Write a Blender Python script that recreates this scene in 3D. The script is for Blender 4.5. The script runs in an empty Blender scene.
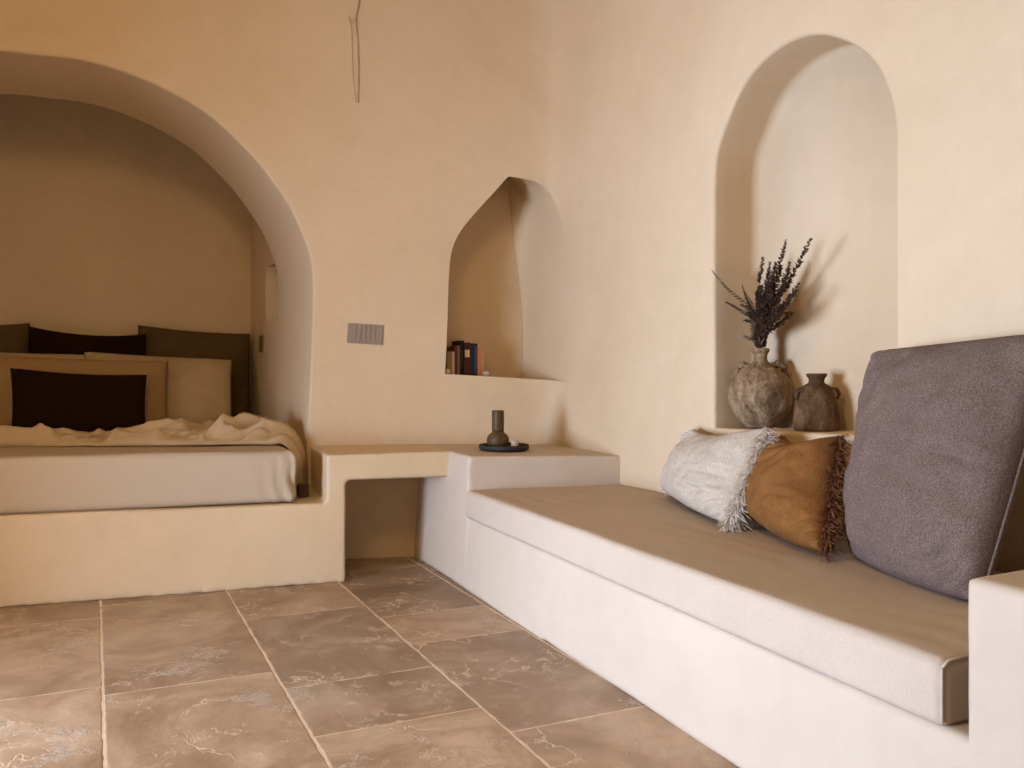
import bpy, bmesh, math, random
from mathutils import Vector, Matrix, noise
from mathutils.geometry import delaunay_2d_cdt
PI = math.pi
random.seed(7)
S = bpy.context.scene
COL = S.collection

# ------------------------------------------------------------------ camera
CAM_H = 1.05; YAW = math.radians(24.1); FPX = 830.0; HV = 373.0
cam_d = bpy.data.cameras.new('camera')
cam_d.sensor_width = 36; cam_d.lens = FPX / 1024 * 36
cam_d.shift_y = -(384 - HV) / 1024
cam_d.clip_start = 0.05
cam = bpy.data.objects.new('camera', cam_d); COL.objects.link(cam)
cam.location = (0, 0, CAM_H); cam.rotation_euler = (PI / 2, 0, -YAW)
S.camera = cam

# ------------------------------------------------------------------ light
W = bpy.data.worlds.new('world'); S.world = W; W.use_nodes = True
bg = W.node_tree.nodes['Background']
bg.inputs[0].default_value = (0.80, 0.90, 1.0, 1); bg.inputs[1].default_value = 1.0

def area(name, loc, rot, sx, sy, power, color, spread=180):
    l = bpy.data.lights.new(name, 'AREA'); l.shape = 'RECTANGLE'; l.size = sx; l.size_y = sy
    l.energy = power; l.color = color; l.spread = math.radians(spread)
    o = bpy.data.objects.new(name, l); COL.objects.link(o); o.location = loc; o.rotation_euler = rot
    return o
# daylight coming in through the doorway in the left wall
area('doorway_daylight', (-3.30, 2.10, 0.78), (0, -PI / 2, 0), 1.5, 1.45, 322, (0.75, 0.975, 1.43))
# added warm fills: one high, aimed at the back wall, one behind the camera
area('added_high_fill', (-0.5, 1.1, 3.15), (math.radians(42), 0, 0), 0.9, 0.6, 31, (1.0, 0.73, 0.36))
area('added_rear_fill', (0.6, -4.42, 1.75), (PI / 2, 0, 0), 0.8, 0.9, 8, (1.0, 0.8, 0.55))

vs = S.view_settings
vs.view_transform = 'Standard'; vs.look = 'None'; vs.gamma = 1.0; vs.use_curve_mapping = False
vs.exposure = 0.15

# ------------------------------------------------------------------ measuring: where a line of sight meets a real plane
CA, SA = math.cos(YAW), math.sin(YAW)
def ray(u, v):
    k = (u - 512) / FPX
    return Vector((SA + CA * k, CA - SA * k, (HV - v) / FPX))
O = Vector((0, 0, CAM_H))
def onx(u, v, X): r = ray(u, v); return O + r * (X / r.x)
def ony(u, v, Y): r = ray(u, v); return O + r * (Y / r.y)
def onz(u, v, Z): r = ray(u, v); return O + r * ((Z - CAM_H) / r.z)

# ------------------------------------------------------------------ materials
def lin(c):
    return tuple((x / 12.92 if x <= 0.04045 else ((x + 0.055) / 1.055) ** 2.4) for x in [k / 255 for k in c]) + (1,)
def newmat(name, rough=0.8, spec=0.3):
    m = bpy.data.materials.new(name); m.use_nodes = True
    b = m.node_tree.nodes['Principled BSDF']
    b.inputs['Roughness'].default_value = rough
    b.inputs['Specular IOR Level'].default_value = spec
    return m, m.node_tree, b
def nd(t, kind, **kw):
    n = t.nodes.new(kind)
    for k, v in kw.items():
        if k in n.inputs: n.inputs[k].default_value = v
        else: setattr(n, k, v)
    return n
def ramp(t, fac, stops):
    r = t.nodes.new('ShaderNodeValToRGB')
    while len(r.color_ramp.elements) < len(stops): r.color_ramp.elements.new(0.5)
    for e, (p, c) in zip(r.color_ramp.elements, stops):
        e.position = p; e.color = c if len(c) == 4 else tuple(c) + (1,)
    t.links.new(fac, r.inputs[0]); return r
def mixc(t, fac, a, b, blend='MIX'):
    m = t.nodes.new('ShaderNodeMix'); m.data_type = 'RGBA'; m.blend_type = blend
    for sock, val in ((m.inputs[0], fac), (m.inputs[6], a), (m.inputs[7], b)):
        if isinstance(val, (int, float, tuple)): sock.default_value = val
        else: t.links.new(val, sock)
    return m.outputs[2]
def coords(t, scale=(1, 1, 1), obj=True):
    tc = t.nodes.new('ShaderNodeTexCoord'); mp = t.nodes.new('ShaderNodeMapping')
    mp.inputs['Scale'].default_value = scale
    t.links.new(tc.outputs['Object'], mp.inputs[0]); return mp.outputs[0]
def noise_n(t, vec, scale, detail=4, rough=0.55, dist=0.0):
    n = nd(t, 'ShaderNodeTexNoise', Scale=scale, Detail=detail, Roughness=rough, Distortion=dist)
    t.links.new(vec, n.inputs['Vector']); return n.outputs[0]
def bump(t, b, h, strength, dist, prev=None):
    n = nd(t, 'ShaderNodeBump', Strength=strength, Distance=dist)
    t.links.new(h, n.inputs['Height'])
    if prev: t.links.new(prev, n.inputs['Normal'])
    t.links.new(n.outputs[0], b.inputs['Normal']); return n.outputs[0]

def plaster(name, c1, c2, c3):
    m, t, b = newmat(name, 0.62, 0.22)
    v = coords(t)
    big = noise_n(t, v, 1.7, 5, 0.6, 0.6); small = noise_n(t, v, 9, 6, 0.65, 0.8)
    r = ramp(t, big, [(0.30, c1), (0.52, c2), (0.72, c3)])
    r2 = ramp(t, small, [(0.35, (0.965, 0.96, 0.955)), (0.62, (1, 1, 1))])
    t.links.new(mixc(t, 1.0, r.outputs[0], r2.outputs[0], 'MULTIPLY'), b.inputs['Base Color'])
    n1 = bump(t, b, noise_n(t, v, 2.6, 3, 0.5), 0.2, 0.03)
    n2 = bump(t, b, noise_n(t, v, 14, 5, 0.6, 1.0), 0.15, 0.006, n1)
    bump(t, b, noise_n(t, v, 160, 3, 0.6), 0.12, 0.0012, n2)
    return m
M_WALL = plaster('lime_plaster', (0.60, 0.435, 0.26), (0.625, 0.46, 0.28), (0.645, 0.48, 0.30))
M_BENCH = plaster('daylit_lime_plaster', (0.52, 0.41, 0.293), (0.545, 0.43, 0.31), (0.565, 0.448, 0.327))  # same plaster as the walls, recoloured for the daylight falling on the bench

def fabric(name, col, col2, scale=900, bumpd=0.0006, rough=0.95, mott=0.0, sheen=0.0, slub=(1, 1, 1), crink=0.0):
    m, t, b = newmat(name, rough, 0.08)
    v = coords(t); vs_ = coords(t, slub)
    fine = noise_n(t, vs_, scale, 3, 0.7)
    r = ramp(t, fine, [(0.30, col), (0.70, col2)])
    big = noise_n(t, v, 7, 3)
    r2 = ramp(t, big, [(0.3, (1 - mott,) * 3), (0.7, (1, 1, 1))])
    t.links.new(mixc(t, 1.0, r.outputs[0], r2.outputs[0], 'MULTIPLY'), b.inputs['Base Color'])
    pv = bump(t, b, fine, 0.6, bumpd)
    if crink:
        c1 = noise_n(t, coords(t, (1, 1, 0.35)), 75, 4, 0.6, 0.8); c2 = noise_n(t, coords(t, (0.4, 0.4, 1)), 60, 4, 0.6, 0.8)
        pv = bump(t, b, c1, 0.5, crink, pv); pv = bump(t, b, c2, 0.5, crink, pv)
        bump(t, b, noise_n(t, v, 14, 4, 0.55, 1.2), 0.5, crink * 3, pv)
    b.inputs['Sheen Weight'].default_value = sheen
    return m
M_SHEET = fabric('white_sheet', (0.46, 0.355, 0.245), (0.50, 0.39, 0.27), 400, 0.0003)
M_PWHITE = fabric('cream_pillowcase', (0.43, 0.305, 0.17), (0.47, 0.335, 0.19), 400, 0.0003)
M_BLANKET = fabric('beige_blanket', (0.47, 0.33, 0.185), (0.56, 0.41, 0.245), 350, 0.0012)
M_OLIVE = fabric('olive_brown_linen', (0.085, 0.050, 0.018), (0.12, 0.072, 0.028), 300, 0.0005)
M_MAROON = fabric('dark_brown_linen', (0.013, 0.0045, 0.002), (0.022, 0.008, 0.0035), 300, 0.0005)
M_CAMEL = fabric('camel_linen', (0.31, 0.18, 0.075), (0.36, 0.215, 0.095), 300, 0.0005)
M_SEAT = fabric('greige_linen', (0.465, 0.36, 0.258), (0.56, 0.44, 0.32), 420, 0.0008, mott=0.05, slub=(1, 0.6, 1), crink=0.0008)
M_MAUVE = fabric('mauve_grey_tweed', (0.070, 0.044, 0.032), (0.235, 0.158, 0.120), 240, 0.0015, mott=0.15, crink=0.001)
M_CREAM = fabric('cream_slub_cotton', (0.36, 0.28, 0.19), (0.60, 0.495, 0.365), 260, 0.0015, mott=0.06, slub=(1.2, 0.8, 0.25), crink=0.003)
M_RUST = fabric('tobacco_brown_muslin', (0.165, 0.064, 0.014), (0.28, 0.118, 0.033), 300, 0.0015, mott=0.25, slub=(1, 1, .6), crink=0.0035)
M_FRC = fabric('cream_fringe', (0.70, 0.59, 0.46), (0.80, 0.70, 0.57), 60)
M_FRR = fabric('brown_fringe', (0.15, 0.055, 0.020), (0.25, 0.105, 0.045), 60)

def plain(name, col, rough=0.7, spec=0.3, var=0.15, sc=30, bd=0.001, metal=0.0):
    m, t, b = newmat(name, rough, spec)
    v = coords(t); n = noise_n(t, v, sc, 5)
    r = ramp(t, n, [(0.3, tuple(c * (1 - var) for c in col)), (0.7, tuple(min(1, c * (1 + var)) for c in col))])
    t.links.new(r.outputs[0], b.inputs['Base Color'])
    bump(t, b, n, 0.3, bd); b.inputs['Metallic'].default_value = metal
    return m
M_PLATE = plain('taupe_metal_plate', (0.27, 0.20, 0.14), 0.45, 0.4, 0.06, 60, 0.0002)
M_DARKPL = plain('brown_plate', (0.13, 0.07, 0.03), 0.7, 0.1, 0.06, 60, 0.0002)
M_GREYPL = plain('grey_metal_plate', (0.22, 0.20, 0.165), 0.5, 0.4, 0.06, 60, 0.0002)
M_TRAY = plain('black_stone', (0.030, 0.026, 0.022), 0.6, 0.2, 0.4, 70, 0.001)
M_CARAFE = plain('dark_bronze_glaze', (0.085, 0.045, 0.014), 0.5, 0.25, 0.35, 40, 0.0015)
M_CUP = plain('tan_ceramic', (0.50, 0.38, 0.27), 0.4, 0.4, 0.25, 90)
M_STONE = plain('white_stone', (0.55, 0.45, 0.33), 0.8, 0.2, 0.12, 60)
M_WOOD = plain('dark_wood', (0.10, 0.05, 0.025), 0.6, 0.3, 0.3, 25)
M_STEM = plain('dried_stem', (0.055, 0.032, 0.018), 0.9, 0.1, 0.3, 80)
M_BUD = plain('dried_flower', (0.060, 0.030, 0.018), 0.95, 0.1, 0.45, 200)
M_LEAF = plain('dried_leaf', (0.10, 0.065, 0.035), 0.9, 0.1, 0.3, 90)
M_CORD = plain('tan_cord', (0.50, 0.33, 0.19), 0.9, 0.1, 0.2, 60)

def pottery(name, dark, mid, light, sc=14):
    m, t, b = newmat(name, 0.92, 0.12)
    v = coords(t); n = noise_n(t, coords(t, (1, 1, 0.45)), sc, 8, 0.72, 1.2); n2 = noise_n(t, v, 70, 5, 0.7)
    r = ramp(t, n, [(0.30, dark), (0.50, mid), (0.68, light)])
    r2 = ramp(t, n2, [(0.35, (0.6, 0.58, 0.55)), (0.65, (1, 1, 1))])
    t.links.new(mixc(t, 1.0, r.outputs[0], r2.outputs[0], 'MULTIPLY'), b.inputs['Base Color'])
    n1 = bump(t, b, n, 0.8, 0.010); bump(t, b, n2, 0.7, 0.003, n1)
    return m
M_POT = pottery('crusted_terracotta', (0.075, 0.042, 0.018), (0.28, 0.175, 0.088), (0.50, 0.345, 0.20))
M_POT2 = pottery('brown_terracotta', (0.055, 0.026, 0.010), (0.14, 0.070, 0.030), (0.24, 0.135, 0.066), 11)

# ------------------------------------------------------------------ object helpers
def smooth(me):
    for p in me.polygons: p.use_smooth = True
def link(name, bm, m, parent=None, sm=True, origin=None, weld=True):
    if weld: bmesh.ops.remove_doubles(bm, verts=bm.verts, dist=1e-5)
    bmesh.ops.recalc_face_normals(bm, faces=bm.faces)
    if origin is not None: bmesh.ops.translate(bm, verts=bm.verts, vec=-Vector(origin))
    me = bpy.data.meshes.new(name); bm.to_mesh(me); bm.free()
    if m: me.materials.append(m)
    if sm: smooth(me)
    o = bpy.data.objects.new(name, me); COL.objects.link(o)
    if parent: o.parent = parent
    if origin is not None: o.location = origin
    return o
def tag(o, label, cat, group=None):
    o['label'] = label; o['category'] = cat
    if group: o['group'] = group
    return o
def struct(o): o['kind'] = 'structure'; return o
def empty(name, loc, label, cat, group=None):
    o = bpy.data.objects.new(name, None); COL.objects.link(o); o.location = loc
    o.empty_display_size = 0.05
    return tag(o, label, cat, group)
def part(name, bm, m, parent, sm=True, weld=True):      # bm is in world space; parent may be an Empty or a mesh
    w = Vector((0, 0, 0)); p = parent
    while p is not None: w += p.location; p = p.parent
    bmesh.ops.translate(bm, verts=bm.verts, vec=-w)
    return link(name, bm, m, parent, sm, None, weld)

def loft(bm, rings, closed=False, cap=False):
    R = [[bm.verts.new(p) for p in r] for r in rings]
    for a, b in zip(R, R[1:]):
        n = len(a)
        for i in range(n if closed else n - 1):
            j = (i + 1) % n
            try: bm.faces.new((a[i], a[j], b[j], b[i]))
            except ValueError: pass
    if cap:
        for r in (R[0], R[-1]):
            try: bm.faces.new(r)
            except ValueError: pass
    return R
def lathe(bm, prof, c, n=40, fn=None):
    rings = []
    for r, z in prof:
        ring = []
        for i in range(n):
            a = 2 * PI * i / n
            p = Vector((c[0] + r * math.cos(a), c[1] + r * math.sin(a), c[2] + z))
            if fn: p = fn(p, a, r, z)
            ring.append(p)
        rings.append(ring)
    loft(bm, rings, True)
def tube(bm, pts, r, n=6, r1=None, cap=True):
    pts = [Vector(p) for p in pts]; rings = []; up = Vector((0.13, 0.31, 1)).normalized()
    for i, p in enumerate(pts):
        d = (pts[min(i + 1, len(pts) - 1)] - pts[max(i - 1, 0)]).normalized()
        x = d.cross(up)
        if x.length < 1e-4: x = d.cross(Vector((1, 0, 0)))
        x.normalize(); y = d.cross(x)
        rr = r if r1 is None else r + (r1 - r) * i / (len(pts) - 1)
        rings.append([p + (x * math.cos(2 * PI * k / n) + y * math.sin(2 * PI * k / n)) * rr for k in range(n)])
    loft(bm, rings, True, cap)
def box(bm, x0, x1, y0, y1, z0, z1):
    quad(bm, [(x0, y0), (x1, y0), (x1, y1), (x0, y1)], z0, z1)
def quad(bm, pts, z0, z1):
    a = [bm.verts.new((p[0], p[1], z0)) for p in pts]
    zt = z1 if isinstance(z1, (list, tuple)) else [z1] * len(pts)
    b = [bm.verts.new((p[0], p[1], z)) for p, z in zip(pts, zt)]
    n = len(pts)
    bm.faces.new(a[::-1]); bm.faces.new(b)
    for i in range(n): bm.faces.new((a[i], a[(i + 1) % n], b[(i + 1) % n], b[i]))
def batter(bm, lo, hi, z0, z1):                          # a block whose faces slope a little outwards towards the floor
    a = [bm.verts.new((p[0], p[1], z0)) for p in lo]
    zt = z1 if isinstance(z1, (list, tuple)) else [z1] * len(hi)
    b = [bm.verts.new((p[0], p[1], z)) for p, z in zip(hi, zt)]
    bm.faces.new(a[::-1]); bm.faces.new(b)
    for i in range(4): bm.faces.new((a[i], a[(i + 1) % 4], b[(i + 1) % 4], b[i]))
def plaster_block(name, bm, m, voxel=0.012, it=3):       # hand-trowelled masonry: soft, slightly wavy edges
    o = link(name, bm, m, None, True, None, False)
    r = o.modifiers.new('remesh', 'REMESH'); r.mode = 'VOXEL'; r.voxel_size = voxel; r.use_smooth_shade = True
    s = o.modifiers.new('smooth', 'SMOOTH'); s.factor = 0.5; s.iterations = it
    tx = bpy.data.textures.new('trowel', 'CLOUDS'); tx.noise_scale = 0.35
    d = o.modifiers.new('wave', 'DISPLACE'); d.texture = tx; d.strength = 0.007; d.mid_level = 0.5; d.texture_coords = 'GLOBAL'
    return o
def rbox(quadp, z0, z1, r, n=(24, 24, 8), fn=None):      # soft rounded box over a four-cornered footprint
    bm = bmesh.new()
    P = [Vector((p[0], p[1], 0)) for p in quadp]
    L = ((P[1] - P[0]).length + (P[2] - P[3]).length) / 2; Wd = ((P[3] - P[0]).length + (P[2] - P[1]).length) / 2; H = z1 - z0
    def mp(u, v, w):
        x, y, z = u * L, v * Wd, w * H
        cx, cy, cz = min(max(x, r), L - r), min(max(y, r), Wd - r), min(max(z, r), H - r)
        d = Vector((x - cx, y - cy, z - cz)); c = Vector((cx, cy, cz))
        if d.length > 1e-9:
            e = d / max(abs(d.x), abs(d.y), abs(d.z))
            d = e.normalized() * max(abs(d.x), abs(d.y), abs(d.z))
        q = c + d; u, v = q.x / L, q.y / Wd
        b = (P[0] * (1 - u) + P[1] * u) * (1 - v) + (P[3] * (1 - u) + P[2] * u) * v
        p = Vector((b.x, b.y, z0 + q.z))
        return fn(p, u, v, q.z / H) if fn else p
    def ticks(k, Ln):
        e = [0, r * 0.25 / Ln, r * 0.5 / Ln, r * 0.75 / Ln, r / Ln]
        mid = [r / Ln + (1 - 2 * r / Ln) * i / k for i in range(1, k)]
        return e + mid + [1 - x for x in e[::-1]]
    U, V, Wt = ticks(n[0], L), ticks(n[1], Wd), ticks(n[2], H)
    for w in (0, 1): loft(bm, [[mp(u, v, w) for u in U] for v in V])
    for v in (0, 1): loft(bm, [[mp(u, v, w) for u in U] for w in Wt])
    for u in (0, 1): loft(bm, [[mp(u, v, w) for v in V] for w in Wt])
    return bm
def nz(p, s=1.0, seed=0): return noise.noise(Vector(p) * s + Vector((seed * 7.3, seed * 3.1, seed * 5.7)))

def cushion(TL, TR, BR, BL, tf, tb, n=36, pinch=(0.035, 0.035, 0.035), wr=0.006, seed=0, toward=None, power=0.42, sag=0.0, dents=()):
    """soft pillow between four real corner points; tf/tb = how far it bulges to the front / to the back"""
    TL, TR, BR, BL = map(Vector, (TL, TR, BR, BL))
    nrm = (TR - BL).cross(TL - BR).normalized()
    c = (TL + TR + BR + BL) / 4
    if nrm.dot((toward or O) - c) < 0: nrm = -nrm
    ux = ((TR - TL) + (BR - BL)) / 2; uy = ((TL - BL) + (TR - BR)) / 2
    def P(u, v, side):
        a, b = (u + 1) / 2, (v + 1) / 2
        base = (BL * (1 - a) + BR * a) * (1 - b) + (TL * (1 - a) + TR * a) * b
        base = base - ux * (pinch[0] * u * (1 - v * v)) - uy * ((pinch[1] if v > 0 else pinch[2]) * v * (1 - u * u))
        pr = max(0.0, (1 - u ** 4) * (1 - v ** 4)) ** power * (0.80 + 0.20 * (1 - u * u) * (1 - v * v))
        pr *= 1 + sag * (-v) * 0.5
        e = (1 - u * u) * (1 - v * v)
        rim = 1 - max(abs(u), abs(v))
        cr = (abs(u) * abs(v)) ** 2
        w = wr * (nz(base, 9, seed) * 1.2 + nz(base, 22, seed + 1) * 0.5 + cr * 1.5 * math.sin(18 * (u * abs(v) - v * abs(u)) + 5 * nz(base, 6, seed))) * min(1, rim * 8)
        t = tf if side > 0 else tb
        if side > 0:
            for u0, v0, sl, lu, lv, dp in dents:
                e_ = v - v0 - sl * (u - u0)
                w += dp * math.exp(-((u - u0) / lu) ** 2) * (math.exp(-((e_ - 1.4 * lv) / lv) ** 2) * 0.6 - math.exp(-(e_ / lv) ** 2)) * min(1, rim * 6)
        return base + nrm * (side * t * pr + w)
    def tk(i):
        x = -1 + 2 * i / n; return math.sin(x * PI / 2) * 0.6 + x * 0.4
    bm = bmesh.new()
    for side in (1, -1): loft(bm, [[P(tk(i), tk(j), side) for i in range(n + 1)] for j in range(n + 1)])
    edge = {k: [] for k in ('left', 'right', 'top', 'bottom')}
    for i in range(61):
        x = -1 + 2 * i / 60
        edge['left'].append(P(-1, x, 1)); edge['right'].append(P(1, x, 1))
        edge['top'].append(P(x, 1, 1)); edge['bottom'].append(P(x, -1, 1))
    return bm, edge, nrm, ux.normalized(), uy.normalized()

def fringe(edges, out, nrm, length, count, rad, seed):
    rnd = random.Random(seed); bm = bmesh.new()
    for k in range(count):
        f = rnd.random() * (len(edges) - 1); i = min(int(f), len(edges) - 2)
        p = edges[i].lerp(edges[i + 1], f - i)
        d = (out * 0.9 + nrm * rnd.uniform(-0.25, 0.9) + Vector((rnd.uniform(-.5, .5), rnd.uniform(-.5, .5), rnd.uniform(-.6, .35)))).normalized()
        L = length * rnd.uniform(0.55, 1.1); q = Vector((rnd.uniform(-1, 1), rnd.uniform(-1, 1), rnd.uniform(-1, 0.4))) * 0.5
        pts = [p - out * 0.004 + (d * t + q * t * t) * L + Vector((0, 0, -1)) * (0.25 * L * t * t) for t in (0, .25, .5, .75, 1)]
        tube(bm, pts, rad, 4, rad * 0.55, False)
    return bm

# ================================================================== THE ROOM
# plan of the back and right walls, walked from left to right and then towards the camera
Z_TOP = 3.35
def fillet(pts, radii, seg=10):
    out = [Vector(pts[0])]
    for i in range(1, len(pts) - 1):
        a, b, c = Vector(pts[i - 1]), Vector(pts[i]), Vector(pts[i + 1]); r = radii[i - 1]
        d1, d2 = (a - b).normalized(), (c - b).normalized()
        p, q = b + d1 * r, b + d2 * r
        for k in range(seg + 1):
            t = k / seg; out.append(p * (1 - t) ** 2 + b * 2 * t * (1 - t) + q * t * t)
    out.append(Vector(pts[-1])); return out
PLAN = fillet([(-2.15, 4.965), (0.87, 4.71), (2.237, 4.35), (2.277, 2.98), (2.277, -4.5)], [0.35, 0.12, 0.15], 12)
SL = [0.0]
for p, q in zip(PLAN, PLAN[1:]): SL.append(SL[-1] + (q - p).length)
def plan(s):
    s = min(max(s, 0), SL[-1] - 1e-6)
    for i in range(len(SL) - 1):
        if s <= SL[i + 1]: break
    t = (s - SL[i]) / (SL[i + 1] - SL[i]); p = PLAN[i].lerp(PLAN[i + 1], t)
    d = (PLAN[i + 1] - PLAN[i]).normalized()
    return p, Vector((d.y, -d.x))                        # the normal points into the room
def lean(z): return 0.10 * max(0, z - 2.6) ** 2
def wallp(s, z):
    p, n = plan(s)
    w = 0.010 * nz((p.x, p.y, z), 1.3, 2) + lean(z)
    return Vector((p.x + n.x * w, p.y + n.y * w, z))
def find(u, v):                                          # (s, z) of the wall point on a line of sight
    r = ray(u, v); best = None
    lat = math.atan2(r.x, r.y)
    lo, hi = 0.0, SL[-1]
    for _ in range(40):
        m = (lo + hi) / 2; p, n = plan(m)
        if math.atan2(p.x, p.y) < lat: lo = m
        else: hi = m
    s = lo
    for _ in range(4):
        p, n = plan(s); z = CAM_H + r.z * (p.length / Vector((r.x, r.y)).length)
        q = wallp(s, z); z = CAM_H + r.z * (Vector((q.x, q.y)).length / Vector((r.x, r.y)).length)
    return Vector((s, z))
def s_of(X=None, Y=None):
    best = min(range(2001), key=lambda i: abs((plan(SL[-1] * i / 2000)[0].x - X) if X is not None else (plan(SL[-1] * i / 2000)[0].y - Y)))
    return SL[-1] * best / 2000

def resample(pts, step, closed=False):
    pts = [Vector(p) for p in pts]
    if closed: pts = pts + [pts[0]]
    out = []
    for a, b in zip(pts, pts[1:]):
        n = max(1, int((b - a).length / step))
        for k in range(n): out.append(a.lerp(b, k / n))
    if not closed: out.append(pts[-1])
    return out
def catmull(pts, k=6):
    pts = [Vector(p) for p in pts]; out = []
    for i in range(len(pts) - 1):
        p0, p1, p2, p3 = pts[max(i - 1, 0)], pts[i], pts[i + 1], pts[min(i + 2, len(pts) - 1)]
        for j in range(k):
            t = j / k
            out.append(0.5 * ((2 * p1) + (p2 - p0) * t + (2 * p0 - 5 * p1 + 4 * p2 - p3) * t * t + (3 * p1 - p0 - 3 * p2 + p3) * t ** 3))
    out.append(pts[-1]); return out
def area2(l): return sum(a.x * b.y - b.x * a.y for a, b in zip(l, l[1:] + l[:1])) / 2
def grow(l, d):                                          # offset a closed outline outwards in its own plane
    sg = 1 if area2(l) > 0 else -1; n = len(l); out = []
    for i in range(n):
        a, b, c = l[i - 1], l[i], l[(i + 1) % n]
        e1, e2 = (b - a).normalized(), (c - b).normalized()
        n1, n2 = Vector((e1.y, -e1.x)) * sg, Vector((e2.y, -e2.x)) * sg
        m = (n1 + n2)
        m = m.normalized() / max(0.5, math.sqrt(max(0.0, (1 + n1.dot(n2)) / 2))) if m.length > 1e-6 else n1
        out.append(b + m * d)
    return out
def inside(p, l):
    c = False; n = len(l)
    for i in range(n):
        a, b = l[i], l[(i + 1) % n]
        if (a.y > p.y) != (b.y > p.y) and p.x < (b.x - a.x) * (p.y - a.y) / (b.y - a.y) + a.x: c = not c
    return c
def sheet(bm, x0, x1, y0, y1, holes, f, step=0.11):      # a rectangle in (s, z) with holes, mapped to space by f
    V, E = [], []
    def add(l):
        b = len(V); V.extend(l); E.extend((b + i, b + (i + 1) % len(l)) for i in range(len(l)))
    outer = resample([(x0, y0), (x1, y0), (x1, y1), (x0, y1)], step, True); add(outer)
    for h in holes: add(h)
    nx, ny = max(2, int((x1 - x0) / step)), max(2, int((y1 - y0) / step))
    for i in range(1, nx):
        for j in range(1, ny):
            p = Vector((x0 + (x1 - x0) * i / nx, y0 + (y1 - y0) * j / ny))
            if any(inside(p, h) or min((p - q).length for q in h) < step * 0.42 for h in holes): continue
            V.append(p)
    r = delaunay_2d_cdt(V, E, [], 0, 1e-6)
    vv = [bm.verts.new(f(p.x, p.y)) for p in r[0]]
    for t in r[2]:
        c = (r[0][t[0]] + r[0][t[1]] + r[0][t[2]]) / 3
        if any(inside(c, h) for h in holes): continue
        try: bm.faces.new([vv[i] for i in t])
        except ValueError: pass
def reveal(bm, loop, f, dirv, r, inner, steps=4, k=5):
    """rounded lip of an opening, then its sides back to the loop of points «inner»"""
    rings = []
    for i in range(k + 1):
        a = PI / 2 * i / k; g = grow(loop, r * (1 - math.sin(a)))
        rings.append([f(p.x, p.y) + dirv * (r * (1 - math.cos(a))) for p in g])
    last = rings[-1]
    for i in range(1, steps + 1):
        t = i / steps; rings.append([a.lerp(b, t) for a, b in zip(last, inner)])
    loft(bm, rings, True)
    return rings
def fill(bm, pts):
    vs_ = [bm.verts.new(p) for p in pts]; f = bm.faces.new(vs_)
    bmesh.ops.triangulate(bm, faces=[f])

LIP = 0.018
# --- outline of the bed alcove arch on the wall
arch_px = [(307, 444), (309, 400), (311.3, 350), (312.8, 310), (312.8, 285), (311.5, 265), (308, 250), (299, 226), (289, 205.5), (275.6, 186), (261, 166.5), (246, 149.6), (230, 133.5), (212.5, 118), (195, 105.5), (176, 95), (155, 84), (133, 75), (112, 67.5), (90, 61.6), (66, 57.5), (40, 55)]
half = catmull([find(*p) for p in arch_px], 4)
s_jamb = max(p.x for p in half); s_mid = half[-1].x
mir = [Vector((2 * s_mid - p.x, p.y)) for p in half[::-1]][1:]
alc_low = Vector((half[0].x, 0.28))
alc = resample([alc_low, half[0]], 0.1)[:-1] + half + mir
lowl = Vector((mir[-1].x, 0.28))
alc += resample([mir[-1], lowl], 0.1)[1:] + resample([lowl, alc_low], 0.15)[1:-1]
# --- outline of the tall right niche (on the straight right wall)
tall_px = [(714, 200), (714.5, 170), (717, 150), (722, 134), (730.6, 110.6), (739, 92), (749, 76), (761, 62), (774, 51), (785, 43.5), (796, 38.8), (807, 35.5), (818, 34.5), (829, 36), (840, 39.5), (850, 43.5), (858.8, 49), (866.5, 55), (873, 62.5), (879, 72), (884, 84), (888.5, 97), (891.5, 111), (893.5, 125), (894.3, 139), (894.5, 165)]
tl = catmull([find(*p) for p in tall_px], 3)
b0, b1 = find(713.2, 427.8), find(894.3, 437.5)
tall = resample([b0, tl[0]], 0.08)[:-1] + tl + resample([tl[-1], b1], 0.08)[1:-1] + resample([b1, b0], 0.08)[:-1]
# --- outline of the pointed corner niche
lc_px = [(445, 374), (446.6, 341), (448, 300), (449.3, 270), (451.8, 251), (456, 239.5), (462.5, 228.5), (470, 219), (480, 207.5), (491, 195.5), (500.5, 185), (508.5, 176)]
rc_px = [(508.5, 176.5), (516, 177.5), (525, 179), (535, 181.5), (544, 187), (551.5, 195.8), (557.5, 208), (561.5, 222), (564.5, 236), (566.5, 252), (568, 271)]
lcv = catmull([find(*p) for p in lc_px], 3); rcv = catmull([find(*p) for p in rc_px], 3)
apex_end = rcv[-1]
apex_end = rcv[-1]
s_edge = apex_end.x; br_ = Vector((s_edge, 1.0)); bl_ = find(445, 374)
br_.y = find(555, 381.5).y
nich = lcv[:-1] + rcv[:-1] + resample([apex_end, br_], 0.08)[:-1] + resample([br_, bl_], 0.08)[:-1]

S_SPLIT = s_of(Y=3.95) if False else None
for i in range(4000):
    s_ = SL[-1] * i / 4000
    p_, n_ = plan(s_)
    if p_.x > 2.2 and p_.y < 3.60: S_SPLIT = s_; break

bm = bmesh.new()
sheet(bm, 0, S_SPLIT, 0, Z_TOP, [grow(alc, LIP), nich], wallp)
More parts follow.
